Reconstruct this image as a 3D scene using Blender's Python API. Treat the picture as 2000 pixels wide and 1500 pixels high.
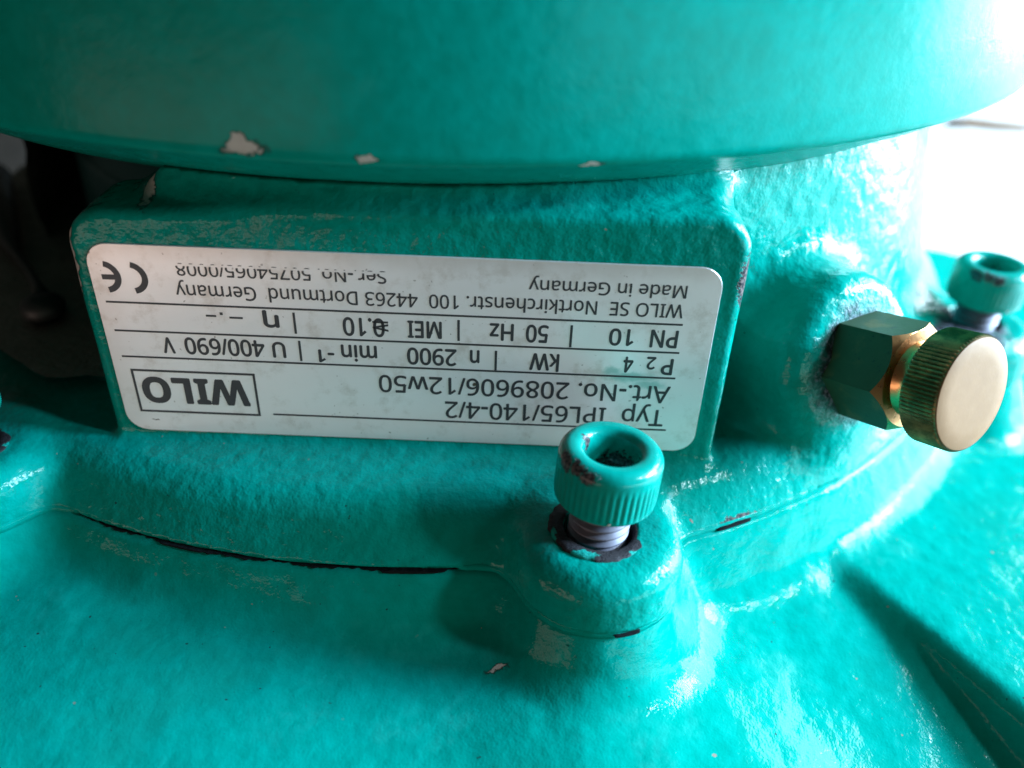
import bpy, bmesh, math, random
import numpy as np
from mathutils import Vector, Matrix

U = 0.001                       # everything below is written in millimetres
rnd = random.Random(7)
scene = bpy.context.scene
for o in list(bpy.data.objects):
    bpy.data.objects.remove(o)

# ------------------------------------------------------------------ camera
cd = bpy.data.cameras.new('camera')
camera = bpy.data.objects.new('camera', cd)
scene.collection.objects.link(camera)
scene.camera = camera
cd.sensor_width = 36.0
cd.lens = 29.88
cd.clip_start = 0.002
cd.clip_end = 100.0
RW = Vector((0.999175, 0.0225174, 0.0337962))
DW = Vector((0.0406068, -0.5427599, -0.8389057))
FW = Vector((-0.000546776, 0.839586, -0.5432265))
camera.matrix_world = Matrix((
    (RW.x, -DW.x, -FW.x, 14.109 * U),
    (RW.y, -DW.y, -FW.y, -97.009 * U),
    (RW.z, -DW.z, -FW.z, 58.566 * U),
    (0, 0, 0, 1)))
cd.dof.use_dof = True
cd.dof.focus_distance = 0.112
cd.dof.aperture_fstop = 11.5

# ------------------------------------------------------------------ light
world = bpy.data.worlds.new('World')
scene.world = world
world.use_nodes = True
bg = world.node_tree.nodes['Background']
bg.inputs['Color'].default_value = (0.95, 1.0, 0.90, 1)
bg.inputs['Strength'].default_value = 0.045

def area(name, loc, target, sx, sy, power, col):
    ld = bpy.data.lights.new(name, 'AREA')
    ld.shape = 'RECTANGLE'
    ld.size, ld.size_y = sx * U, sy * U
    ld.energy = power
    ld.color = col
    lo = bpy.data.objects.new(name, ld)
    scene.collection.objects.link(lo)
    lo.location = Vector(loc) * U
    d = Vector(target) - Vector(loc)
    lo.rotation_euler = d.to_track_quat('-Z', 'Y').to_euler()
    return lo

# the daylight opening on the right, and two added fills low in front
area('window_light', (1050, 25, 350), (0, 0, -20), 320, 345, 66.0, (0.42, 0.70, 1.0))
area('back_window', (760, 260, 200), (0, 260, 200), 500, 580, 34.0, (0.66, 0.88, 1.0))
area('side_window', (550, -185, 355), (30, -10, -30), 44, 44, 2.4, (0.66, 0.88, 1.0))
area('low_fill', (370, -260, -56), (10, 0, 10), 520, 70, 0.60, (0.86, 1.0, 0.80))  # added fill, stands in for bounce off the floor in front
area('plate_fill', (-175, -215, -60), (-25, 0, 0), 230, 60, 0.17, (1.0, 0.72, 0.62))  # added warm lamp, placed so its reflection brightens the plate's left end

vs = scene.view_settings
vs.view_transform = 'Standard'
vs.look = 'None'
vs.exposure = 0.0
vs.gamma = 1.0
vs.use_curve_mapping = False
scene.render.resolution_x, scene.render.resolution_y = 1024, 768

# ------------------------------------------------------------------ node helpers
class NT:
    def __init__(self, name):
        self.m = bpy.data.materials.new(name)
        self.m.use_nodes = True
        self.t = self.m.node_tree
        self.p = self.t.nodes['Principled BSDF']
        tc = self.t.nodes.new('ShaderNodeTexCoord')
        sc = self.t.nodes.new('ShaderNodeVectorMath'); sc.operation = 'SCALE'
        sc.inputs['Scale'].default_value = 1.0 / U
        self.t.links.new(tc.outputs['Object'], sc.inputs[0])
        self.co = sc.outputs[0]
    def link(self, a, b): self.t.links.new(a, b)
    def n(self, kind): return self.t.nodes.new(kind)
    def put(self, sock, v):
        if hasattr(v, 'is_output'): self.link(v, sock)
        elif v is not None: sock.default_value = v
    def noise(self, scale, detail=2.0, rough=0.5, co=None, out='Fac', dist=0.0):
        k = self.n('ShaderNodeTexNoise')
        k.inputs['Scale'].default_value = scale
        k.inputs['Detail'].default_value = detail
        k.inputs['Roughness'].default_value = rough
        k.inputs['Distortion'].default_value = dist
        self.link(co or self.co, k.inputs['Vector'])
        return k.outputs[out]
    def math(self, op, a, b=None, clamp=False):
        k = self.n('ShaderNodeMath'); k.operation = op; k.use_clamp = clamp
        self.put(k.inputs[0], a); self.put(k.inputs[1], b)
        return k.outputs[0]
    def vm(self, op, a, b=None):
        k = self.n('ShaderNodeVectorMath'); k.operation = op
        self.put(k.inputs[0], a); self.put(k.inputs[1], b)
        return k.outputs['Value' if op in ('LENGTH', 'DOT_PRODUCT') else 'Vector']
    def ramp(self, v, a, b, lo=0.0, hi=1.0):
        k = self.n('ShaderNodeMapRange'); k.interpolation_type = 'SMOOTHSTEP'
        self.put(k.inputs['Value'], v)
        k.inputs['From Min'].default_value = a; k.inputs['From Max'].default_value = b
        k.inputs['To Min'].default_value = lo; k.inputs['To Max'].default_value = hi
        return k.outputs[0]
    def mix(self, f, a, b):
        k = self.n('ShaderNodeMix'); k.data_type = 'RGBA'
        self.put(k.inputs['Factor'], f)
        self.put(k.inputs[6], a if hasattr(a, 'is_output') else (*a, 1))
        self.put(k.inputs[7], b if hasattr(b, 'is_output') else (*b, 1))
        return k.outputs[2]
    def fmix(self, f, a, b):
        k = self.n('ShaderNodeMix'); k.data_type = 'FLOAT'
        self.put(k.inputs[0], f); self.put(k.inputs[2], a); self.put(k.inputs[3], b)
        return k.outputs[0]
    def wobble(self, scale, amt, detail=3.0):
        c = self.noise(scale, detail, 0.6, out='Color')
        c = self.vm('SUBTRACT', c, (0.5, 0.5, 0.5))
        k = self.n('ShaderNodeVectorMath'); k.operation = 'SCALE'
        self.link(c, k.inputs[0]); k.inputs['Scale'].default_value = amt
        return self.vm('ADD', self.co, k.outputs[0])
    def blob(self, co, c, rad, soft=0.12, rag=None):
        d = self.vm('SUBTRACT', co, tuple(c))
        d = self.vm('DIVIDE', d, tuple(rad))
        d = self.vm('LENGTH', d)
        if rag is not None: d = self.math('ADD', d, rag)
        return self.ramp(d, 1.0 + soft, 1.0 - soft)
    def many(self, co, lst, soft=0.12, rag=0.0):
        m = None
        rag = self.math('MULTIPLY', self.math('SUBTRACT', self.noise(1.9, 4, 0.7), 0.5), rag * 2) if rag else None
        for c, rad in lst:
            b = self.blob(co, c, rad, soft, rag)
            m = b if m is None else self.math('MAXIMUM', m, b)
        return m
    def bump(self, h, dist_mm, strength=1.0, prev=None):
        k = self.n('ShaderNodeBump')
        k.inputs['Distance'].default_value = dist_mm * U
        k.inputs['Strength'].default_value = strength
        self.link(h, k.inputs['Height'])
        if prev is not None: self.link(prev, k.inputs['Normal'])
        return k.outputs[0]
    def set(self, **kw):
        for k, v in kw.items():
            s = self.p.inputs[k.replace('_', ' ')]
            if isinstance(v, tuple) and len(v) == 3: v = (*v, 1)
            self.put(s, v)
        return self.m

TEAL = (0.0, 0.190, 0.145)
TEAL2 = (0.0, 0.218, 0.172)

def paint(name, chips=(), dark=(), rust=(), rough=0.24, peel=0.05, coarse=0.10, specks=0.0, spec=0.15, coat=0.0):
    """glossy teal machine enamel over a casting, with bare spots where it has come off"""
    t = NT(name)
    n1 = t.noise(0.5, 3, 0.6)
    base = t.mix(t.ramp(n1, 0.3, 0.7), TEAL, TEAL2)
    n2 = t.noise(0.07, 3, 0.6)
    base = t.mix(t.math('MULTIPLY', t.ramp(n2, 0.48, 0.68), 0.30), base, (0.004, 0.150, 0.105))
    base = t.mix(t.math('MULTIPLY', t.ramp(n2, 0.44, 0.30), t.ramp(n1, 0.40, 0.62, 0.0, 0.14)), base, (0.030, 0.225, 0.180))
    rg = t.math('ADD', t.fmix(n1, rough - 0.05, rough + 0.06), t.ramp(n2, 0.42, 0.28, 0.0, 0.12))
    hgt = t.math('MULTIPLY', t.noise(0.40, 1.5), 2.6 * coarse / 0.1)
    hgt = t.math('ADD', hgt, t.math('MULTIPLY', t.noise(1.05, 1.5), coarse / 0.1))
    if peel: hgt = t.math('ADD', hgt, t.math('MULTIPLY', t.noise(3.2, 0), peel / 0.1))
    if specks:
        area_ = t.noise(0.06, 1)
        pit = t.math('MULTIPLY', t.ramp(t.noise(1.7, 0.5), 0.815 - specks * 0.03, 0.85 - specks * 0.03), t.ramp(area_, 0.42, 0.56))
        base = t.mix(pit, base, (0.012, 0.030, 0.028))
        pit2 = t.math('MULTIPLY', t.ramp(t.noise(0.9, 1.0, co=t.vm('ADD', t.co, (37.0, 11.0, 5.0))), 0.775, 0.80), t.ramp(area_, 0.50, 0.40))
        base = t.mix(pit2, base, (0.20, 0.15, 0.12))
    if rust:
        co = t.wobble(0.35, 6.0, 3)
        m = t.many(co, rust, 0.25)
        rn = t.noise(1.3, 4, 0.7)
        rc = t.mix(t.ramp(rn, 0.46, 0.62), (0.022, 0.017, 0.020), (0.15, 0.125, 0.16))
        m = t.math('MULTIPLY', m, t.ramp(rn, 0.20, 0.32))
        base = t.mix(m, base, rc); rg = t.fmix(m, rg, 0.75)
        hgt = t.math('ADD', hgt, t.math('MULTIPLY', t.math('MULTIPLY', m, rn), 5.0))
    if dark:
        co = t.wobble(0.9, 1.3, 3)
        m = t.many(co, dark, 0.10, 1.2)
        base = t.mix(m, base, t.mix(t.ramp(t.noise(2.4, 3), 0.4, 0.65), (0.010, 0.012, 0.016), (0.10, 0.075, 0.07)))
        rg = t.fmix(m, rg, 0.55)
        hgt = t.math('SUBTRACT', hgt, m)
    if chips:
        co = t.wobble(0.45, 2.2, 2)
        m0 = t.many(co, [(c, tuple(k * 1.28 for k in r)) for c, r in chips], 0.15, 0.7)
        base = t.mix(m0, base, (0.012, 0.060, 0.048))
        m = t.many(co, chips, 0.10, 0.7)
        base = t.mix(m, base, t.mix(n1, (0.36, 0.30, 0.27), (0.50, 0.44, 0.40)))
        rg = t.fmix(m, rg, 0.6)
        hgt = t.math('SUBTRACT', hgt, m)
    nb = t.bump(hgt, 0.1)
    t.set(Base_Color=base, Roughness=rg, Normal=nb, Specular_IOR_Level=spec)
    t.p.inputs['Coat Weight'].default_value = coat
    t.p.inputs['Coat Roughness'].default_value = 0.12
    t.link(nb, t.p.inputs['Coat Normal'])
    return t.m

# ------------------------------------------------------------------ mesh helpers
col = scene.collection
def make(name, verts, faces, mat, parent=None, smooth=True, normals=None, loc=(0, 0, 0)):
    me = bpy.data.meshes.new(name)
    V = np.asarray(verts, dtype=np.float64) * U
    me.from_pydata(V.tolist(), [], faces if isinstance(faces, list) else faces.tolist())
    me.update()
    if smooth:
        me.polygons.foreach_set('use_smooth', np.ones(len(me.polygons), dtype=bool))
    if normals is not None:
        me.normals_split_custom_set_from_vertices(normals.tolist())
    me.materials.append(mat)
    o = bpy.data.objects.new(name, me)
    col.objects.link(o)
    if parent is not None: o.parent = parent
    o.location = Vector(loc) * U
    return o

def empty(name, loc=(0, 0, 0), parent=None):
    o = bpy.data.objects.new(name, None)
    o.empty_display_size = 0.01
    col.objects.link(o)
    o.parent = parent
    o.location = Vector(loc) * U
    return o

def lathe(profile, n=96, fr=None, close=True):
    """profile: list of (r, z) bottom to top; fr(i, r, z, ang) may change the radius"""
    V, F = [], []
    for i, (r, z) in enumerate(profile):
        for j in range(n):
            a = 2 * math.pi * j / n
            rr = fr(i, r, z, a) if fr else r
            V.append((rr * math.cos(a), rr * math.sin(a), z))
    m = len(profile)
    for i in range(m - 1):
        for j in range(n):
            k = (j + 1) % n
            F.append((i * n + j, i * n + k, (i + 1) * n + k, (i + 1) * n + j))
    if close:
        V.append((0, 0, profile[0][1])); V.append((0, 0, profile[-1][1]))
        b, tp = len(V) - 2, len(V) - 1
        for j in range(n):
            k = (j + 1) % n
            F.append((b, k, j)); F.append((tp, (m - 1) * n + j, (m - 1) * n + k))
    return V, F

def arc(cr, cz, R, a0, a1, n=6):
    return [(cr + R * math.cos(math.radians(a0 + (a1 - a0) * i / n)), cz + R * math.sin(math.radians(a0 + (a1 - a0) * i / n))) for i in range(n + 1)]

# ---- solid modelling: distance functions meshed with naive surface nets
def vnoise(P, s, seed=0):
    Q = P / s
    I = np.floor(Q).astype(np.int64); f = Q - I; f = f * f * (3 - 2 * f)
    def h(a, b, c):
        n = (a * 73856093) ^ (b * 19349663) ^ (c * 83492791) ^ (seed * 2654435761)
        n = (n ^ (n >> 13)) * 1274126177
        n = n ^ (n >> 16)
        return (n & 0xffff) / 65535.0
    x, y, z = I[:, 0], I[:, 1], I[:, 2]
    r = 0
    for dx in (0, 1):
        wx = f[:, 0] if dx else 1 - f[:, 0]
        for dy in (0, 1):
            wy = f[:, 1] if dy else 1 - f[:, 1]
            for dz in (0, 1):
                wz = f[:, 2] if dz else 1 - f[:, 2]
                r = r + wx * wy * wz * h(x + dx, y + dy, z + dz)
    return r - 0.5

def smin(a, b, k):
    h = np.maximum(k - np.abs(a - b), 0) / k
    return np.minimum(a, b) - h * h * k * 0.25
def smax(a, b, k): return -smin(-a, -b, k)
def rmax(a, b, R):
    u, v = np.maximum(R + a, 0), np.maximum(R + b, 0)
    return np.minimum(-R, np.maximum(a, b)) + np.sqrt(u * u + v * v)
def rmin(a, b, R): return -rmax(-a, -b, R)
def sstep(a, b, x):
    t = np.clip((x - a) / (b - a), 0, 1); return t * t * (3 - 2 * t)

def nets(fn, lo, hi, h, relief=None):
    ax = [np.arange(lo[i], hi[i] + h, h, dtype=np.float32) for i in range(3)]
    nx, ny, nz = map(len, ax)
    F = np.empty((nx, ny, nz), np.float32)
    step = 32
    for i in range(0, nx, step):
        X, Y, Z = np.meshgrid(ax[0][i:i + step], ax[1], ax[2], indexing='ij')
        F[i:i + step] = fn(X, Y, Z)
    F[0], F[-1] = 1, 1; F[:, 0], F[:, -1] = 1, 1; F[:, :, 0], F[:, :, -1] = 1, 1
    S = F < 0
    cnt = np.zeros((nx - 1, ny - 1, nz - 1), np.int8)
    for dx in (0, 1):
        for dy in (0, 1):
            for dz in (0, 1):
                cnt += S[dx:nx - 1 + dx, dy:ny - 1 + dy, dz:nz - 1 + dz]
    act = np.argwhere((cnt > 0) & (cnt < 8))
    idx = np.full(cnt.shape, -1, np.int32)
    idx[tuple(act.T)] = np.arange(len(act))
    acc = np.zeros((len(act), 3)); num = np.zeros(len(act))
    corners = [(a, b, c) for a in (0, 1) for b in (0, 1) for c in (0, 1)]
    for p in corners:
        for k in range(3):
            if p[k] == 0:
                q = list(p); q[k] = 1
                fa = F[tuple((act + p).T)].astype(float); fb = F[tuple((act + q).T)].astype(float)
                m = (fa < 0) != (fb < 0)
                t = np.where(m, fa / np.where(m, fa - fb, 1), 0)
                pos = np.tile(np.array(p, float), (len(act), 1)); pos[:, k] = t
                acc[m] += pos[m]; num[m] += 1
    V = (act + acc / num[:, None]) * h + np.array([a[0] for a in ax])
    faces = []
    for k in range(3):
        sl0 = [slice(None)] * 3; sl1 = [slice(None)] * 3
        sl0[k] = slice(0, -1); sl1[k] = slice(1, None)
        A, B = S[tuple(sl0)], S[tuple(sl1)]
        e = np.argwhere(A != B)
        a, b = (k + 1) % 3, (k + 2) % 3
        ok = (e[:, a] > 0) & (e[:, b] > 0) & (e[:, a] < F.shape[a] - 1) & (e[:, b] < F.shape[b] - 1)
        e = e[ok]
        def cell(da, db):
            c = e.copy(); c[:, a] -= da; c[:, b] -= db
            return idx[tuple(c.T)]
        q = np.stack([cell(1, 1), cell(0, 1), cell(0, 0), cell(1, 0)], 1)
        fl = ~A[tuple(e.T)]
        q[fl] = q[fl][:, ::-1]
        faces.append(q)
    faces = np.concatenate(faces)
    def g(P):
        d = fn(P[:, 0], P[:, 1], P[:, 2])
        return d if relief is None else d - relief(P)
    def grad(P, e):
        G = np.empty_like(P)
        for k in range(3):
            d = np.zeros(3); d[k] = e
            G[:, k] = (g(P + d) - g(P - d)) / (2 * e)
        return G
    for it in range(2):
        d = g(V); G = grad(V, 0.15)
        L = np.maximum((G * G).sum(1), 0.15)
        V = V - np.clip(d / L, -h * 0.6, h * 0.6)[:, None] * G
    N = grad(V, 0.22)
    N /= np.maximum(np.linalg.norm(N, axis=1), 1e-6)[:, None]
    return V, faces, N

# ================================================================== the setting
AX, AY = -4.0, 98.0            # pump axis
FLOOR = -95.0

def mat_floor():
    t = NT('concrete_painted_shade')
    b = t.mix(t.noise(0.02, 5, 0.6), (0.56, 0.53, 0.50), (0.66, 0.63, 0.60))
    b = t.mix(t.ramp(t.noise(0.3, 4, 0.7), 0.55, 0.75), b, (0.46, 0.42, 0.38))
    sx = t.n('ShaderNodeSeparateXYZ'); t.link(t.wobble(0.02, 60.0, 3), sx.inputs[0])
    e = t.mix(t.noise(0.12, 5, 0.7), (0.018, 0.012, 0.008), (0.048, 0.033, 0.023))  # dark brown painted in for shade on the left, and to cut bounce
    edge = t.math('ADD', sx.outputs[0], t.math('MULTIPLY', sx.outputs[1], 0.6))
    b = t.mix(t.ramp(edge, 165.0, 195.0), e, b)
    nb = t.bump(t.noise(0.15, 5, 0.7), 2.0)
    return t.set(Base_Color=b, Roughness=0.8, Normal=nb, Specular_IOR_Level=0.2)

n = 60
gx = np.sign(np.linspace(-1, 1, n)) * np.abs(np.linspace(-1, 1, n)) ** 2 * 6000
V = [(x, y, FLOOR + 0.8 * math.sin(x * .01) * math.cos(y * .013)) for x in gx for y in gx]
F = [(i * n + j, (i + 1) * n + j, (i + 1) * n + j + 1, i * n + j + 1) for i in range(n - 1) for j in range(n - 1)]
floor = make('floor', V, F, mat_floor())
floor['kind'] = 'structure'
floor['label'] = 'pale concrete floor behind the pump, blown out white by daylight, its shaded part painted dark brown'

# ================================================================== the pump
pump = empty('pump', (AX, AY, FLOOR))
pump['label'] = 'teal painted cast iron pump with silver name plate, filling the picture'
pump['category'] = 'pump'
OFF = (-AX, -AY, -FLOOR)       # parts are written in scene millimetres

SCREWS = []
for deg in (-30.2, 15.0, 64.6):
    a = math.radians(deg)
    SCREWS.append((AX + 117 * math.sin(a), AY - 117 * math.cos(a)))
SCREWS[1] = (26.2, -14.5)

az, el = math.radians(33), math.radians(14)
VA = np.array([math.sin(az) * math.cos(el), -math.cos(az) * math.cos(el), math.sin(el)])
KNOB = np.array([73.3, -4.0, -0.3])
VB = KNOB - VA * 17.6          # where the valve body leaves the casting

def polar(x, y): return np.hypot(x - AX, y - AY), np.degrees(np.arctan2(x - AX, -(y - AY)))

def bosses(x, y, z, R):
    d = None
    for bx, by in SCREWS:
        e = np.hypot(x - bx, y - by) - (R - (z + 17) * 0.05)
        d = e if d is None else np.minimum(d, e)
    return d

def f_lantern(x, y, z):
    r, th = polar(x, y)
    nR = 96.2 + (2.2 + 0.22 * (22 - z)) * sstep(30, 55, th)
    neck = np.maximum(np.maximum(r - nR, 86 - r), z - 22.2)
    edge = -31.0 - (22 - z) * 0.55
    win = np.maximum(np.maximum(x - edge, -15.5 - z), np.maximum(-100 - th, r - 112))
    neck = rmax(neck, -win, 1.0)
    zt = -15.1 - 0.09 * (r - 98)
    fl = rmax(((r - 114.4) + (z + 24) * 0.62) * 0.85, z - zt, 2.4)
    bs = rmax(bosses(x, y, z, 11.0), z + 16.1, 3.6)
    d = smin(fl, bs, 5.0)
    d = np.maximum(d, 84 - r)
    d = smin(d, neck, 0.6 + 8.0 * sstep(24, 40, th))
    # pad that carries the name plate
    qx = np.abs(x - 0.4) - 42.6 + 5; qz = np.abs(z + 2.0) - (21.6 + 0.03 * x) + 5
    b2 = np.hypot(np.maximum(qx, 0), np.maximum(qz, 0)) + np.minimum(np.maximum(qx, qz), 0) - 5
    pad = rmax(b2, np.abs(y - 6) - 6, 1.3)
    d = smin(d, pad, 1.6 + 4.0 * sstep(16.5, 20, z))
    # boss for the vent valve, running down into the flange
    px, py, pz = x - VB[0], y - VB[1], z - VB[2]
    t = px * VA[0] + py * VA[1] + pz * VA[2]
    q = np.sqrt(np.maximum(px * px + py * py + pz * pz - t * t, 0))
    vb = rmax(q - 13.0, np.maximum(t - 0.2, -34 - t), 3.2)
    d = smin(d, vb, 7.0)
    cx, cy = VB[0] - VA[0] * 9, VB[1] - VA[1] * 9
    rib = np.maximum(np.hypot(x - cx, y - cy) - 8.5, np.maximum(z - VB[2], -24 - z))
    d = smin(d, rib, 7.0)
    for bx, by in SCREWS:
        h = np.maximum(np.hypot(x - bx, y - by) - 4.7, -23.0 - z)
        d = rmax(d, -h, 0.3)
    d = rmax(d, -23.95 - z, 0.8)
    return d

def rel_lantern(P):
    r, th = polar(P[:, 0], P[:, 1])
    w = sstep(-16, 6, P[:, 2]) * (P[:, 1] > 1.0) + 0.25
    front = sstep(0.6, 0.2, np.abs(P[:, 1])) * (np.abs(P[:, 0]) < 41) * (P[:, 2] < 15) * (P[:, 2] > -14)
    return ((vnoise(P, 3.0, 1) * 0.16 + vnoise(P, 1.4, 2) * 0.12) * w + vnoise(P, 6.0, 3) * 0.16) * (1 - front)

P0 = (63.0, 2.0)
def f_casing(x, y, z):
    r, th = polar(x, y)
    cone = ((r - 114.5) + (z + 24) * 0.50) * 0.895
    o = smin(cone, (bosses(x, y, z, 10.2) + (z + 24) * 0.40) * 0.92, 5.0)
    wall = rmax(o, z + 24.05, 0.8)
    dr = r - 115
    zv = -29.5 - 0.13 * dr - 0.0022 * dr * np.abs(dr) - 4.6 * sstep(-22, 20, th) + 4.0 * np.exp(-((x - 26) ** 2 + (y + 28) ** 2) / 230.0) - 0.16 * np.maximum(dr - 3, 0) * sstep(20, 29, th)
    vol = (z - zv) * 0.84
    d = rmin(wall, vol, 2.6)
    z2 = -33.4 - 0.11 * dr - 0.0012 * dr * np.abs(dr)
    side = -((x - P0[0]) * 0.75 + (y - P0[1]) * 0.66) * 0.97 + (z - z2) * 0.16
    pipe = rmax((z - z2) * 0.97, side, 2.2)
    d = rmin(d, pipe, 2.5)
    return np.maximum(d, np.maximum(-92 - z, r - 190))

def rel_casing(P):
    return vnoise(P, 5.0, 4) * 0.22 + vnoise(P, 2.2, 5) * 0.10 + vnoise(P, 14.0, 6) * 0.3

m_lantern = paint('teal_enamel_lantern', rough=0.14, spec=0.12, coarse=0.11, peel=0.03, specks=0.35,
    dark=[((42.9, 0.3, 12.5), (0.9, 1.4, 3.6)), ((48.0, -4.2, -23.4), (3.6, 2.5, 0.5))],
    chips=[((-32.3, 4.0, 20.0), (0.8, 3.0, 2.0)), ((-41.9, 0.5, 13.0), (0.5, 1.0, 6.0))],
    rust=[(tuple(VB - VA * 0.5), (9.2, 8.0, 8.6)), ((SCREWS[2][0] - 4, SCREWS[2][1] - 3, -17.5), (9, 8, 3))])
V, F, N = nets(f_lantern, (-112, -32, -26), (124, 130, 24), 0.65, rel_lantern)
lantern = make('lantern_casting', V, F, m_lantern, pump, normals=N, loc=OFF)

m_casing = paint('teal_enamel_casing', rough=0.10, spec=0.06, coarse=0.045, peel=0.02, specks=0.8,
    chips=[((-40.5, -16.5, -28.2), (0.5, 0.6, 0.8)), ((-39.6, -18.5, -28.6), (0.4, 0.5, 0.7)), ((-39.0, -17.2, -28.4), (0.3, 0.3, 0.7)), ((14.0, -24.5, -33), (1.3, 0.5, 1.6))]
)
V, F, N = nets(f_casing, (-118, -66, -93), (168, 130, -22), 0.85, rel_casing)
casing = make('volute_casing', V, F, m_casing, pump, normals=N, loc=OFF)

# dark joint between the two castings, open along the left front
t = NT('dark_joint')
m_joint = t.set(Base_Color=t.mix(t.noise(1.5, 3), (0.003, 0.004, 0.005), (0.012, 0.012, 0.013)), Roughness=0.9, Specular_IOR_Level=0.05)
V, F = [], []
ths = np.arange(-36, 76, 0.12)
ta = np.radians(ths); lo = np.full(len(ths), 105.0); hi = lo + 35
for _ in range(30):
    m = (lo + hi) / 2
    o = smin(m - 114.4, bosses(AX + m * np.sin(ta), AY - m * np.cos(ta), -24.0, 11.0), 5.0)
    lo, hi = np.where(o < 0, m, lo), np.where(o < 0, hi, m)
for i, th in enumerate(ths):
    op = float(sstep(-22.5, -20.5, th) * sstep(7.5, 4, th))
    w = 0.085 * op * (0.75 + 0.25 * math.sin(th * 1.3)) + 0.07 * float(sstep(-16, -13.5, th) * sstep(-9, -12, th))
    w += 0.20 * float(sstep(0.8, 1.6, th) * sstep(5.6, 3.2, th)) * (0.85 + 0.15 * math.sin(th * 9))
    w += 0.15 * float(sstep(14.3, 14.6, th) * sstep(16.2, 15.9, th)) + 0.20 * float(sstep(24.5, 25.5, th) * sstep(28.5, 27.3, th))
    w += 0.02 * math.sin(th * 7.3) * math.sin(th * 2.1) * op
    R = lo[i] - 0.8 + 0.95 * min(1.0, max(w, 0) * 9)
    w = max(w, 0.01)
    a = math.radians(th)
    for rr, z in ((R - 4, -24.0 + w), (R, -24.0 + w * 1.2), (R, -24.0 - w * 0.8), (R - 4, -24.0 - w)):
        V.append((AX + rr * math.sin(a), AY - rr * math.cos(a), z))
F = [(4 * i + k, 4 * i + k + 1, 4 * i + k + 5, 4 * i + k + 4) for i in range(len(ths) - 1) for k in range(3)]
make('joint_gasket', V, F, m_joint, pump, smooth=False, loc=OFF)
# paint that bridges the joint where it has not cracked
V = []
for i, th in enumerate(ths):
    closed = 1.0 - float(sstep(-23, -21.5, th) * sstep(7.0, 5.0, th)) * 0.999
    R = lo[i] - 0.80 + 0.52 * closed + 0.06 * math.sin(th * 3.1) * math.sin(th * 1.37)
    a = math.radians(th)
    for rr, z in ((R - 3, -23.1), (R - 0.05, -23.35), (R, -24.0), (R - 0.05, -24.65), (R - 3, -24.9)):
        V.append((AX + rr * math.sin(a), AY - rr * math.cos(a), z))
F = [(5 * i + k, 5 * i + k + 1, 5 * i + k + 6, 5 * i + k + 5) for i in range(len(ths) - 1) for k in range(4)]
make('joint_paint', V, F, m_casing, pump, loc=OFF)

# motor flange and end bell
m_motor = paint('teal_enamel_motor', spec=0.05, rough=0.22, coarse=0.02, peel=0.012,
    chips=[((-15.9, -8.5, 29.3), (2.1, 3.0, 0.65)), ((-16.0, -8.5, 30.2), (0.8, 3.0, 0.7)), ((-2.3, -8.6, 28.9), (0.95, 3.0, 0.42)), ((21.6, -5.6, 28.4), (1.15, 3.0, 0.34)),
           ((34.5, -4.6, 35.5), (0.35, 0.5, 0.3)), ((45.5, 0.2, 31.0), (0.4, 0.5, 0.3))])
MY = 110.0
prof = [(0.1, 21.2), (104, 21.2), (106.0, 21.5), (107.0, 22.2), (113.5, 25.6), (116.4, 27.4)] + arc(116.6, 29.6, 1.9, -70, 0, 5) + \
       [(118.6, 34), (118.9, 46), (119.0, 62)] + arc(115, 66, 4.2, 5, 80, 5) + [(106, 71), (98, 74), (95, 80), (95, 150), (90, 160), (60, 168)]
V, F = lathe(prof, 400)
V = [(x + AX, y + MY, z) for x, y, z in V]
motor = make('motor_flange', V, F, m_motor, pump, loc=OFF)

# what shows through the opening on the left: rough cover and shaft hub
def mat_cover():
    t = NT('rough_cast_primer')
    b = t.mix(t.noise(0.25, 5, 0.65), (0.13, 0.105, 0.085), (0.30, 0.25, 0.21))
    nb = t.bump(t.noise(0.55, 5, 0.65), 0.9)
    return t.set(Base_Color=b, Roughness=0.6, Normal=nb)
V, F = [], []
prof_c = [(20 + 76.5 * i / 60, -13.0) for i in range(61)]
na = 220
for r, z in prof_c:
    for j in range(na):
        a = 2 * math.pi * j / na
        tt = (math.degrees(a) + 90 + 180) % 360 - 180
        rr = r + max(0, r - 80) / 16.5 * 6.0 * float(sstep(-24, -32, tt) * sstep(-110, -100, tt))
        V.append((AX + rr * math.cos(a), AY + rr * math.sin(a), z))
V = np.array(V); V[:, 2] += vnoise(V, 5.0, 8) * 1.6 + vnoise(V, 2.0, 9) * 0.7
nr = len(prof_c)
F = [(i * na + j, (i + 1) * na + j, (i + 1) * na + (j + 1) % na, i * na + (j + 1) % na) for i in range(nr - 1) for j in range(na)]
make('casing_cover', V, F, mat_cover(), pump, loc=OFF)
t = NT('dark_steel')
m_steel = t.set(Base_Color=(0.008, 0.045, 0.042), Metallic=0.3, Roughness=t.fmix(t.noise(0.6, 4), 0.25, 0.4))
V, F = lathe([(76.5, -13.5), (76.5, 6), (75.5, 7), (75, 7.5), (75, 20.8)], 160)
make('shaft_hub', [(x + AX, y + AY, z) for x, y, z in V], F, m_steel, pump, loc=OFF)

V, F = [], []
na = 150
for i in range(25):
    z = -15 + 36.5 * i / 24
    for j in range(na):
        a = math.radians(-20 + 226 * j / (na - 1))
        V.append((AX + 85.6 * math.cos(a), AY + 85.6 * math.sin(a), z))
V = np.array(V); nn = vnoise(V, 6.0, 11) * 1.6 + vnoise(V, 2.2, 12) * 0.6
V[:, 0] += nn * (V[:, 0] - AX) / 86; V[:, 1] += nn * (V[:, 1] - AY) / 86
F = [(i * na + j, i * na + j + 1, (i + 1) * na + j + 1, (i + 1) * na + j) for i in range(24) for j in range(na - 1)]
make('inner_wall', V, F, bpy.data.materials['rough_cast_primer'], pump, loc=OFF)

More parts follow.
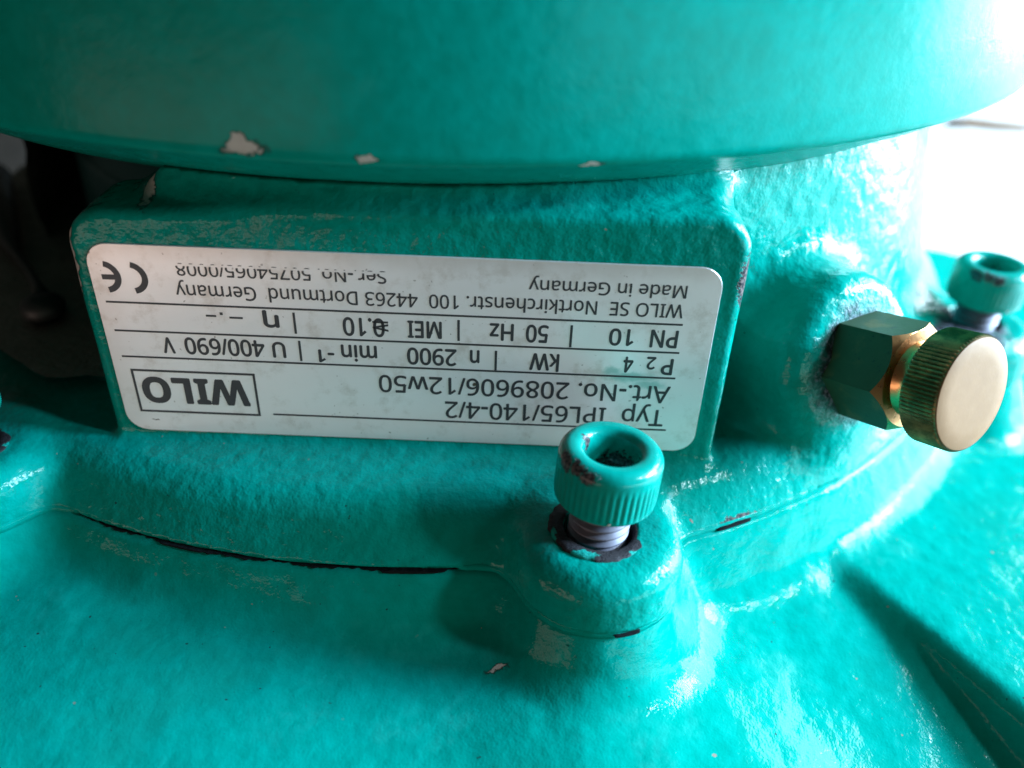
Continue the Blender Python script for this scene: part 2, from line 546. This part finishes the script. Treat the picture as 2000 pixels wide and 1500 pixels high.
# ---------------------------------------------------------------- name plate
def mat_label():
    t = NT('silver_label')
    b = t.mix(t.noise(0.08, 4, 0.6), (0.78, 0.74, 0.73), (0.85, 0.81, 0.80))
    b = t.mix(t.math('MULTIPLY', t.ramp(t.noise(0.22, 5, 0.7), 0.50, 0.74), 0.50), b, (0.46, 0.38, 0.32))
    co = t.wobble(0.8, 1.6, 4)
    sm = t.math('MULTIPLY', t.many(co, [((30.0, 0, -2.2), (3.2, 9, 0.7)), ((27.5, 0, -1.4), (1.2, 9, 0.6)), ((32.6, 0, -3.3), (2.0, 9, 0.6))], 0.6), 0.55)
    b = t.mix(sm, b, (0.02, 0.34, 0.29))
    dk = t.many(co, [((-39.6, 0, 12.9), (0.25, 9, 0.25)), ((-36.0, 0, -12.3), (0.5, 9, 0.12)), ((9.0, 0, -4.4), (0.25, 9, 0.3)), ((-3.0, 0, -13.0), (0.15, 9, 0.15))], 0.3)
    b = t.mix(dk, b, (0.10, 0.07, 0.05))
    sx = t.n('ShaderNodeSeparateXYZ'); t.link(t.wobble(0.3, 2.5, 3), sx.inputs[0])
    b = t.mix(t.ramp(sx.outputs[2], 11.0, 15.0, 0.0, 0.40), b, (0.40, 0.31, 0.25))
    b = t.mix(t.ramp(sx.outputs[0], -35.0, -41.0, 0.0, 0.30), b, (0.45, 0.34, 0.27))
    sp = t.ramp(t.noise(1.7, 1.0), 0.76, 0.80)
    b = t.mix(t.math('MULTIPLY', sp, 0.6), b, (0.2, 0.15, 0.12))
    nb = t.bump(t.noise(0.06, 2), 0.12)
    nb = t.bump(t.noise(1.5, 2), 0.006, prev=nb)
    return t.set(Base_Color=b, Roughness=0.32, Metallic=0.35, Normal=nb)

def round_rect(w, h, r, seg=8):
    pts = []
    for cx, cz, a0 in ((w / 2 - r, h / 2 - r, 0), (-w / 2 + r, h / 2 - r, 90), (-w / 2 + r, -h / 2 + r, 180), (w / 2 - r, -h / 2 + r, 270)):
        for i in range(seg + 1):
            a = math.radians(a0 + 90 * i / seg)
            pts.append((cx + r * math.cos(a), cz + r * math.sin(a)))
    return pts
pts = round_rect(80, 28.5, 2.9)
k = len(pts)
V = [(x, 0.05, z) for x, z in pts] + [(x, -0.16, z) for x, z in pts] + [(x * 0.9985, -0.24, z * 0.996) for x, z in pts]
F = []
for i in range(k):
    j = (i + 1) % k
    F.append((i, j, k + j, k + i)); F.append((k + i, k + j, 2 * k + j, 2 * k + i))
F.append(tuple(range(2 * k, 3 * k)))
F.append(tuple(range(k - 1, -1, -1)))
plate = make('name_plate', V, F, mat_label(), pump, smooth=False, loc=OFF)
plate['label'] = 'silver name plate with black print, mounted upside down'
t = NT('black_print')
m_ink = t.set(Base_Color=t.mix(t.noise(1.2, 3), (0.018, 0.018, 0.022), (0.04, 0.04, 0.045)), Roughness=0.45)
INKY = -0.262

def text_mesh(s, offset=0.0, bold=False):
    cu = bpy.data.curves.new('t', 'FONT')
    def sans(ch):
        if bold and 'A' <= ch <= 'Z': return chr(0x1D5D4 + ord(ch) - 65)
        if 'A' <= ch <= 'Z': return chr(0x1D5A0 + ord(ch) - 65)
        if 'a' <= ch <= 'z': return chr(0x1D5BA + ord(ch) - 97)
        if '0' <= ch <= '9': return chr(0x1D7E2 + ord(ch) - 48)
        return ch
    s = ''.join(sans(c) for c in s)
    cu.body = s; cu.size = 1.0; cu.offset = offset; cu.resolution_u = 3
    o = bpy.data.objects.new('t', cu)
    col.objects.link(o)
    bpy.context.view_layer.update()
    dg = bpy.context.evaluated_depsgraph_get()
    me = bpy.data.meshes.new_from_object(o.evaluated_get(dg))
    bpy.data.objects.remove(o); bpy.data.curves.remove(cu)
    return me
def mverts(me):
    a = np.empty(len(me.vertices) * 3); me.vertices.foreach_get('co', a); return a.reshape(-1, 3)
CAP = mverts(text_mesh('H'))[:, 1].max()

def printed(s, xs, xe, zb, zc, name='printed_text', bold=0.05, capref=None, cut=None):
    """text read upside down: starts at x=xs (right), ends at xe, baseline z=zb, cap line z=zc (below)"""
    me = text_mesh(s, 0.0, name == 'logo_text')
    if cut:
        bm = bmesh.new(); bm.from_mesh(me)
        for c in cut:
            bmesh.ops.bisect_plane(bm, geom=bm.verts[:] + bm.edges[:] + bm.faces[:], plane_co=(0, c * CAP, 0), plane_no=(0, 1, 0))
        dead = [f for f in bm.faces if cut[0] * CAP < f.calc_center_median().y < cut[1] * CAP]
        bmesh.ops.delete(bm, geom=dead, context='FACES')
        bm.to_mesh(me); bm.free()
    a = mverts(me)
    ref = capref or CAP
    x0, x1 = a[:, 0].min(), a[:, 0].max()
    out = np.empty_like(a)
    out[:, 0] = (xs - (a[:, 0] - x0) / (x1 - x0) * (xs - xe)) * U
    out[:, 1] = INKY * U
    out[:, 2] = (zb - a[:, 1] / ref * (zb - zc)) * U
    polys = [tuple(p.vertices) for p in me.polygons]
    V, F = [], []
    for k, (dx, dz) in enumerate(((0, 0), (1, 0), (-1, 0), (0, 1), (0, -1))):
        q = out + np.array((dx * bold, -0.0008 * k, dz * bold)) * U
        F += [tuple(i + len(V) for i in p) for p in polys]
        V += q.tolist()
    bpy.data.meshes.remove(me)
    me = bpy.data.meshes.new(name); me.from_pydata(V, [], F); me.update()
    me.materials.append(m_ink)
    o = bpy.data.objects.new(name, me); col.objects.link(o); o.parent = plate
    return o
XH = mverts(text_mesh('x'))[:, 1].max()
printed('Typ  IPL65/140-4/2', 35.15, 4.96, -7.36, -10.04)
printed('Art.-No. 2089606/12w50', 35.5, -4.02, -3.48, -6.15)
for a in [('P', 35.3, 33.88, 0.86, -1.55), ('2', 32.95, 31.87, 1.06, -0.77), ('4', 29.98, 28.8, 0.95, -1.4), ('kW', 20.13, 16.33, 0.9, -1.6),
          ('2900', 6.46, 0.0, 0.98, -1.5), ('min', -4.13, -8.77, 1.04, -1.36), ('-1', -9.85, -11.84, 0.12, -1.72), ('U', -16.31, -17.95, 1.0, -1.3),
          ('400/690', -19.09, -29.61, 1.15, -1.3), ('V', -31.12, -32.56, 1.05, -1.29), ('PN', 35.36, 31.92, 5.16, 2.63), ('10', 29.65, 26.53, 5.1, 2.7),
          ('50', 18.45, 15.66, 5.15, 2.65), ('Hz', 13.93, 10.93, 5.16, 2.72), ('MEI', 4.54, 0.2, 5.05, 2.62), ('0.10', -2.92, -8.26, 5.16, 2.55)]:
    printed(*a, bold=0.075)
printed('n', 9.52, 8.37, 1.0, -0.86, capref=XH, bold=0.075)
printed('\u2265', -2.4, -4.4, 4.9, 2.9, bold=0.03)
printed('\u03b7', -16.7, -18.6, 5.05, 3.35, capref=XH, bold=0.10)
printed('WILO SE  Nortkirchenstr. 100  44263 Dortmund  Germany', 35.53, -29.38, 8.99, 7.08, bold=0.03)
printed('Made in Germany', 35.61, 15.71, 11.66, 9.91, bold=0.03)
printed('Ser.-No. 50754065/0008', -2.35, -28.81, 11.95, 10.28, bold=0.03, cut=(0.02, 0.22))
printed('WILO', -22.16, -36.7, -5.35, -9.4, name='logo_text', bold=0.10)

def bars(name, rects):
    V, F = [], []
    for x0, x1, z0, z1 in rects:
        b = len(V); V += [(x0, INKY, z0), (x1, INKY, z0), (x1, INKY, z1), (x0, INKY, z1)]
        F.append((b, b + 1, b + 2, b + 3))
    return make(name, V, F, m_ink, plate, smooth=False)
for x0, x1, z in ((-19.12, 35.8, -10.68), (-38.5, 35.94, -2.1), (-38.6, 35.92, 1.88), (-38.8, 35.77, 6.1)):
    bars('rule_line', [(x0, x1, z - 0.14, z + 0.14)])
for x, z0, z1 in ((11.76, -1.95, 1.1), (-14.3, -1.73, 1.4), (21.5, 2.1, 5.4), (6.8, 2.36, 5.5), (-14.6, 2.45, 5.6)):
    bars('divider_bar', [(x - 0.16, x + 0.16, z0, z1)])
bars('dash', [(-23.06, -21.31, 4.33, 4.62)]); bars('dash', [(-26.1, -24.76, 4.48, 4.77)]); bars('dot', [(-24.25, -23.85, 4.8, 5.2)])
w = 0.34
bars('logo_frame', [(-37.8, -20.9, -11.1, -11.1 + w), (-37.8, -20.9, -4.06 - w, -4.06), (-37.8, -37.8 + w, -11.1 + w, -4.06 - w), (-20.9 - w, -20.9, -11.1 + w, -4.06 - w)])
def ce(cx, bar):
    V, F = [], []
    cz, R, r = 9.65, 2.25, 1.45
    m = 28
    for i in range(m + 1):
        a = math.radians(100 + 160 * i / m)          # opens to the left as printed upside down
        c, s = -math.cos(a), math.sin(a)
        V += [(cx + R * c, INKY, cz + R * s), (cx + r * c, INKY, cz + r * s)]
    F = [(2 * i, 2 * i + 1, 2 * i + 3, 2 * i + 2) for i in range(m)]
    if bar:
        b = len(V); V += [(cx - 0.2, INKY - 0.002, cz - 0.36), (cx + 1.6, INKY - 0.002, cz - 0.36), (cx + 1.6, INKY - 0.002, cz + 0.36), (cx - 0.2, INKY - 0.002, cz + 0.36)]
        F.append((b, b + 1, b + 2, b + 3))
    make('ce_mark', V, F, m_ink, plate, smooth=False)
ce(-34.9, False); ce(-38.3, True)

# ---------------------------------------------------------------- cap screws
def make_screw():
    m_head = paint('teal_enamel_screw', rough=0.22, coarse=0.03, peel=0.012,
        dark=[((-5.6, -2.4, 6.6), (0.8, 1.4, 0.9)), ((-4.4, -4.1, 6.9), (1.0, 1.0, 0.7)), ((-3.0, -5.3, 6.4), (1.2, 0.7, 0.9)), ((-3.3, 1.9, 6.4), (0.8, 0.8, 1.1)), ((1.5, 1.5, 3.2), (2.6, 2.6, 1.6)), ((-1, -1, 2.8), (2.2, 1.6, 0.8))],
        chips=[((0.1, -6.5, 0.6), (0.35, 0.5, 0.28))], coat=0.25)
    prof = [(0.1, 0), (4.6, 0)] + arc(5.75, 0.7, 0.7, -90, 0, 4) + [(6.5, 1.4), (6.52, 2.2), (6.52, 3.0), (6.52, 3.8), (6.52, 4.6), (6.5, 5.2)] + \
           arc(4.9, 6.0, 1.6, -5, 85, 8) + [(4.75, 7.6)] + arc(4.65, 6.3, 1.3, 90, 180, 7) + [(3.3, 5.6), (3.22, 4.5), (3.15, 3.2), (2.7, 2.9)]
    def knurl(i, r, z, a):
        if r > 6.2 and z < 5.6:
            w = sstep(0.3, 1.1, z) * sstep(5.5, 4.3, z)
            return r - 0.13 * float(w) * (0.5 + 0.5 * math.cos(a * 46)) ** 1.5
        if r < 3.5 and 2.0 < z < 6.0:
            return r * (1 - 0.035 * math.cos(a * 6))
        return r
    V, F = lathe(prof, 368, knurl)
    head = make('cap_screw', V, F, m_head)
    t = NT('zinc_thread')
    m_th = t.set(Base_Color=t.mix(t.noise(0.9, 4), (0.065, 0.058, 0.075), (0.14, 0.125, 0.155)), Metallic=0.3, Roughness=0.55)
    V, F = [], []
    nz_, na_ = 90, 72
    for i in range(nz_ + 1):
        z = 0.3 - 9.0 * i / nz_
        for j in range(na_):
            a = 2 * math.pi * j / na_
            ph = (z / 1.25 - a / (2 * math.pi)) % 1.0
            r = 3.95 - 0.62 * (1 - min(1, abs(ph - 0.5) * 2 * 1.15)) ** 0.9
            V.append((r * math.cos(a), r * math.sin(a), z))
    F = [(i * na_ + j, (i + 1) * na_ + j, (i + 1) * na_ + (j + 1) % na_, i * na_ + (j + 1) % na_) for i in range(nz_) for j in range(na_)]
    make('thread', V, F, m_th, head)
    t = NT('bare_seat')
    b = t.mix(t.noise(1.3, 4, 0.7), (0.008, 0.008, 0.010), (0.035, 0.028, 0.030))
    co = t.wobble(0.9, 1.6, 3)
    m = t.math('MULTIPLY', t.many(co, [((-2.6, -5.6, -5), (2.2, 0.7, 3)), ((-5.9, -2.5, -5), (0.4, 1.6, 3)), ((4.6, -4.6, -5), (1.0, 0.35, 3))], 0.15), 1.0)
    b = t.mix(m, b, TEAL2)
    nb = t.bump(t.noise(1.6, 4, 0.7), 0.25)
    m_seat = t.set(Base_Color=b, Roughness=0.65, Specular_IOR_Level=0.15, Normal=nb)
    V, F = [], []
    for i, (r, z) in enumerate([(4.55, -8.5), (4.6, -5.2), (4.9, -5.02), (5.6, -5.0), (6.1, -5.02), (6.4, -5.2), (6.5, -5.5)]):
        for j in range(96):
            a = 2 * math.pi * j / 96
            rr = r + (0.12 * math.sin(a * 5 + 1) * math.sin(a * 13) + 0.06 * math.sin(a * 29) if r > 6 else 0)
            V.append((rr * math.cos(a), rr * math.sin(a), z))
    F = [(i * 96 + j, i * 96 + (j + 1) % 96, (i + 1) * 96 + (j + 1) % 96, (i + 1) * 96 + j) for i in range(6) for j in range(96)]
    make('seat_ring', V, F, m_seat, head)
    return head
proto = make_screw()
labels = ['teal cap screw cut off by the left edge of the picture', 'teal cap screw with grey thread standing in front of the name plate', 'teal cap screw behind the brass valve, near the right edge']
for i, (sx, sy) in enumerate(SCREWS):
    s = proto
    if i:
        s = proto.copy(); col.objects.link(s)
        for ch in proto.children:
            c = ch.copy(); col.objects.link(c); c.parent = s
    s.parent = pump
    s.location = Vector((sx + OFF[0], sy + OFF[1], (-10.9, -10.9, -11.9)[i] + OFF[2])) * U
    s['label'] = labels[i]
    s.rotation_euler = ((0, 0, 0.9), (math.radians(-1.5), math.radians(3.0), 0.0), (0, 0, 0.25))[i]

# ---------------------------------------------------------------- vent valve
def valve():
    root = empty('vent_valve', (VB[0] + OFF[0], VB[1] + OFF[1], VB[2] + OFF[2]), pump)
    root['label'] = 'brass vent valve with dark green hexagon and knurled knob'
    root.rotation_mode = 'QUATERNION'
    q = Vector(VA).to_track_quat('Z', 'Y')
    root.rotation_quaternion = q
    t = NT('green_coated_hexagon')
    b = t.mix(t.noise(0.5, 4), (0.022, 0.046, 0.020), (0.034, 0.062, 0.030))
    b = t.mix(t.ramp(t.noise(1.1, 5, 0.7), 0.60, 0.72), b, (0.010, 0.022, 0.018))
    b = t.mix(t.math('MULTIPLY', t.ramp(t.noise(0.25, 3), 0.55, 0.7), 0.35), b, (0.16, 0.10, 0.035))
    m_hex = t.set(Base_Color=b, Roughness=0.5, Specular_IOR_Level=0.15, Metallic=0.0, Normal=t.bump(t.noise(1.6, 4), 0.03))
    def brass(name, c1, c2, r0, r1):
        t = NT(name)
        b = t.mix(t.noise(0.35, 4, 0.6), c1, c2)
        b = t.mix(t.math('MULTIPLY', t.ramp(t.noise(0.8, 5, 0.7), 0.60, 0.72), 0.35), b, (0.25, 0.16, 0.09))
        return t.set(Base_Color=b, Metallic=1.0, Roughness=t.fmix(t.noise(0.9, 3), r0, r1), Normal=t.bump(t.noise(2.2, 3), 0.012))
    m_brass = brass('brass', (0.58, 0.27, 0.10), (0.66, 0.35, 0.15), 0.22, 0.36)
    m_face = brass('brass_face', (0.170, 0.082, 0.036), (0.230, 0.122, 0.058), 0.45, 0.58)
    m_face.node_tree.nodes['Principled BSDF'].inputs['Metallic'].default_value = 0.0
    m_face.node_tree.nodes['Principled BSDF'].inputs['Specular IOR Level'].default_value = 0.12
    # hexagon with turned chamfer: radius limited by the chamfer cone
    rot = math.radians(HEXROT)
    def hexr(a, ap):
        b = (a - rot) % (math.pi / 3) - math.pi / 6
        return ap / math.cos(b)
    V, F = [], []
    na_ = 180
    AP = 6.9
    rows = [(-3.0, 9.9), (9.8, 9.9)]
    for z, _ in rows:
        for j in range(na_):
            a = 2 * math.pi * j / na_
            r = hexr(a, AP)
            zz = z
            if z > 0:
                zz = z - max(0, (r - AP)) * 1.1
            V.append((r * math.cos(a), r * math.sin(a), zz))
    for j in range(na_):
        k = (j + 1) % na_
        F.append((j, k, na_ + k, na_ + j))
    hx = make('hexagon_body', V, F, m_hex, root, smooth=False)
    V, F = [], []
    for z, r in ((None, None), (9.8, AP - 0.05), (9.8, 3.0)):
        for j in range(na_):
            a = 2 * math.pi * j / na_
            if z is None:
                rr = hexr(a, AP) - 0.01; zz = 9.8 - max(0, (hexr(a, AP) - AP)) * 1.1
            else: rr, zz = r, z
            V.append((rr * math.cos(a), rr * math.sin(a), zz))
    for i in range(2):
        for j in range(na_):
            k = (j + 1) % na_
            F.append((i * na_ + j, i * na_ + k, (i + 1) * na_ + k, (i + 1) * na_ + j))
    make('chamfer_ring', V, F, m_brass, root, smooth=False)
    V, F = lathe([(5.4, 8.8), (5.4, 9.7), (4.9, 10.3), (4.7, 12.4), (5.2, 13.0)], 96)
    make('stem', V, F, m_brass, root)
    R = 7.95
    prof = [(4.2, 12.6), (7.2, 12.6), (7.7, 12.9), (R, 13.1), (R, 14.2), (R, 15.0), (R, 16.0), (R, 17.0), (R, 17.6), (7.7, 17.95)]
    nk = 84
    def kn(i, r, z, a):
        if r > 7.8: return r - 0.30 * abs(((a * nk / (2 * math.pi)) % 1.0) - 0.5) * 2
        return r
    V, F = lathe(prof, nk * 8, kn, close=False)
    t = NT('tarnished_brass')
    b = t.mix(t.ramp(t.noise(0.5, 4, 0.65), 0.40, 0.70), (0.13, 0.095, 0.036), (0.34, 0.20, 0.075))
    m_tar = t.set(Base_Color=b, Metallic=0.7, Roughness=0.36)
    kb = make('knurled_knob', V, F, m_tar, root, smooth=False)
    prof = [(7.7, 17.95), (7.45, 18.08), (5.0, 18.12), (2.0, 18.12), (0.2, 18.12)]
    V, F = lathe(prof, 128)
    make('knob_face', V, F, m_face, kb)
HEXROT = 0.0
valve()

# ================================================================== small things around it
def tube(name, pts, rad, mat, n=10, parent=None):
    V, F = [], []
    P = [Vector(p) for p in pts]
    for i, p in enumerate(P):
        d = (P[min(i + 1, len(P) - 1)] - P[max(i - 1, 0)]).normalized()
        s = d.cross(Vector((0, 0, 1))).normalized(); u = s.cross(d)
        r = rad[i] if isinstance(rad, (list, tuple)) else rad
        for j in range(n):
            a = 2 * math.pi * j / n
            V.append(tuple(p + s * (r * math.cos(a)) + u * (r * math.sin(a))))
    for i in range(len(P) - 1):
        for j in range(n):
            k = (j + 1) % n
            F.append((i * n + j, i * n + k, (i + 1) * n + k, (i + 1) * n + j))
    F.append(tuple(range(n - 1, -1, -1))); F.append(tuple(range((len(P) - 1) * n, len(P) * n)))
    return make(name, V, F, mat, parent)

t = NT('near_black')
m_rub = t.set(Base_Color=t.mix(t.noise(0.5, 3), (0.008, 0.012, 0.011), (0.02, 0.022, 0.02)), Roughness=0.55)
pts = [(-104, 86, -10), (-93, 66.5, -10.2), (-86, 56, -10.4), (-80, 48, -10.6), (-74, 41, -10.8), (-69.5, 35, -10.6), (-66, 30.0, -10.2)]
strand = tube('strand', pts, [3.4, 3.4, 2.6, 0.9, 0.8, 0.9, 1.6], m_rub, 12)  # unidentified dark shape, modelled as a thin tube with a round end
strand['label'] = 'thin dark cord with a round end left of the name plate'
strand['category'] = 'strand'
V, F = lathe([(2.6, -2.0), (3.4, -1.0), (3.5, 0.5), (2.9, 1.4), (1.4, 1.9)], 32)
ce_ = make('strand_end', V, F, m_rub, strand, loc=(-65.0, 27.8, -10.6))

t = NT('brown_bark')
m_bark = t.set(Base_Color=t.mix(t.noise(0.3, 4), (0.06, 0.03, 0.015), (0.14, 0.075, 0.04)), Roughness=0.8, Normal=t.bump(t.noise(0.5, 4), 0.5))
pts = [(292 + 16 * i, 470 + 3 * math.sin(i * 1.7), FLOOR + 4.0) for i in range(9)]
tw = tube('stick', pts, [3.4, 4.6, 4.0, 3.4, 3.2, 3.8, 3.4, 2.8, 2.4], m_bark, 10)
tw['label'] = 'thin brown stick lying on the white floor at the right edge'
tw['category'] = 'stick'
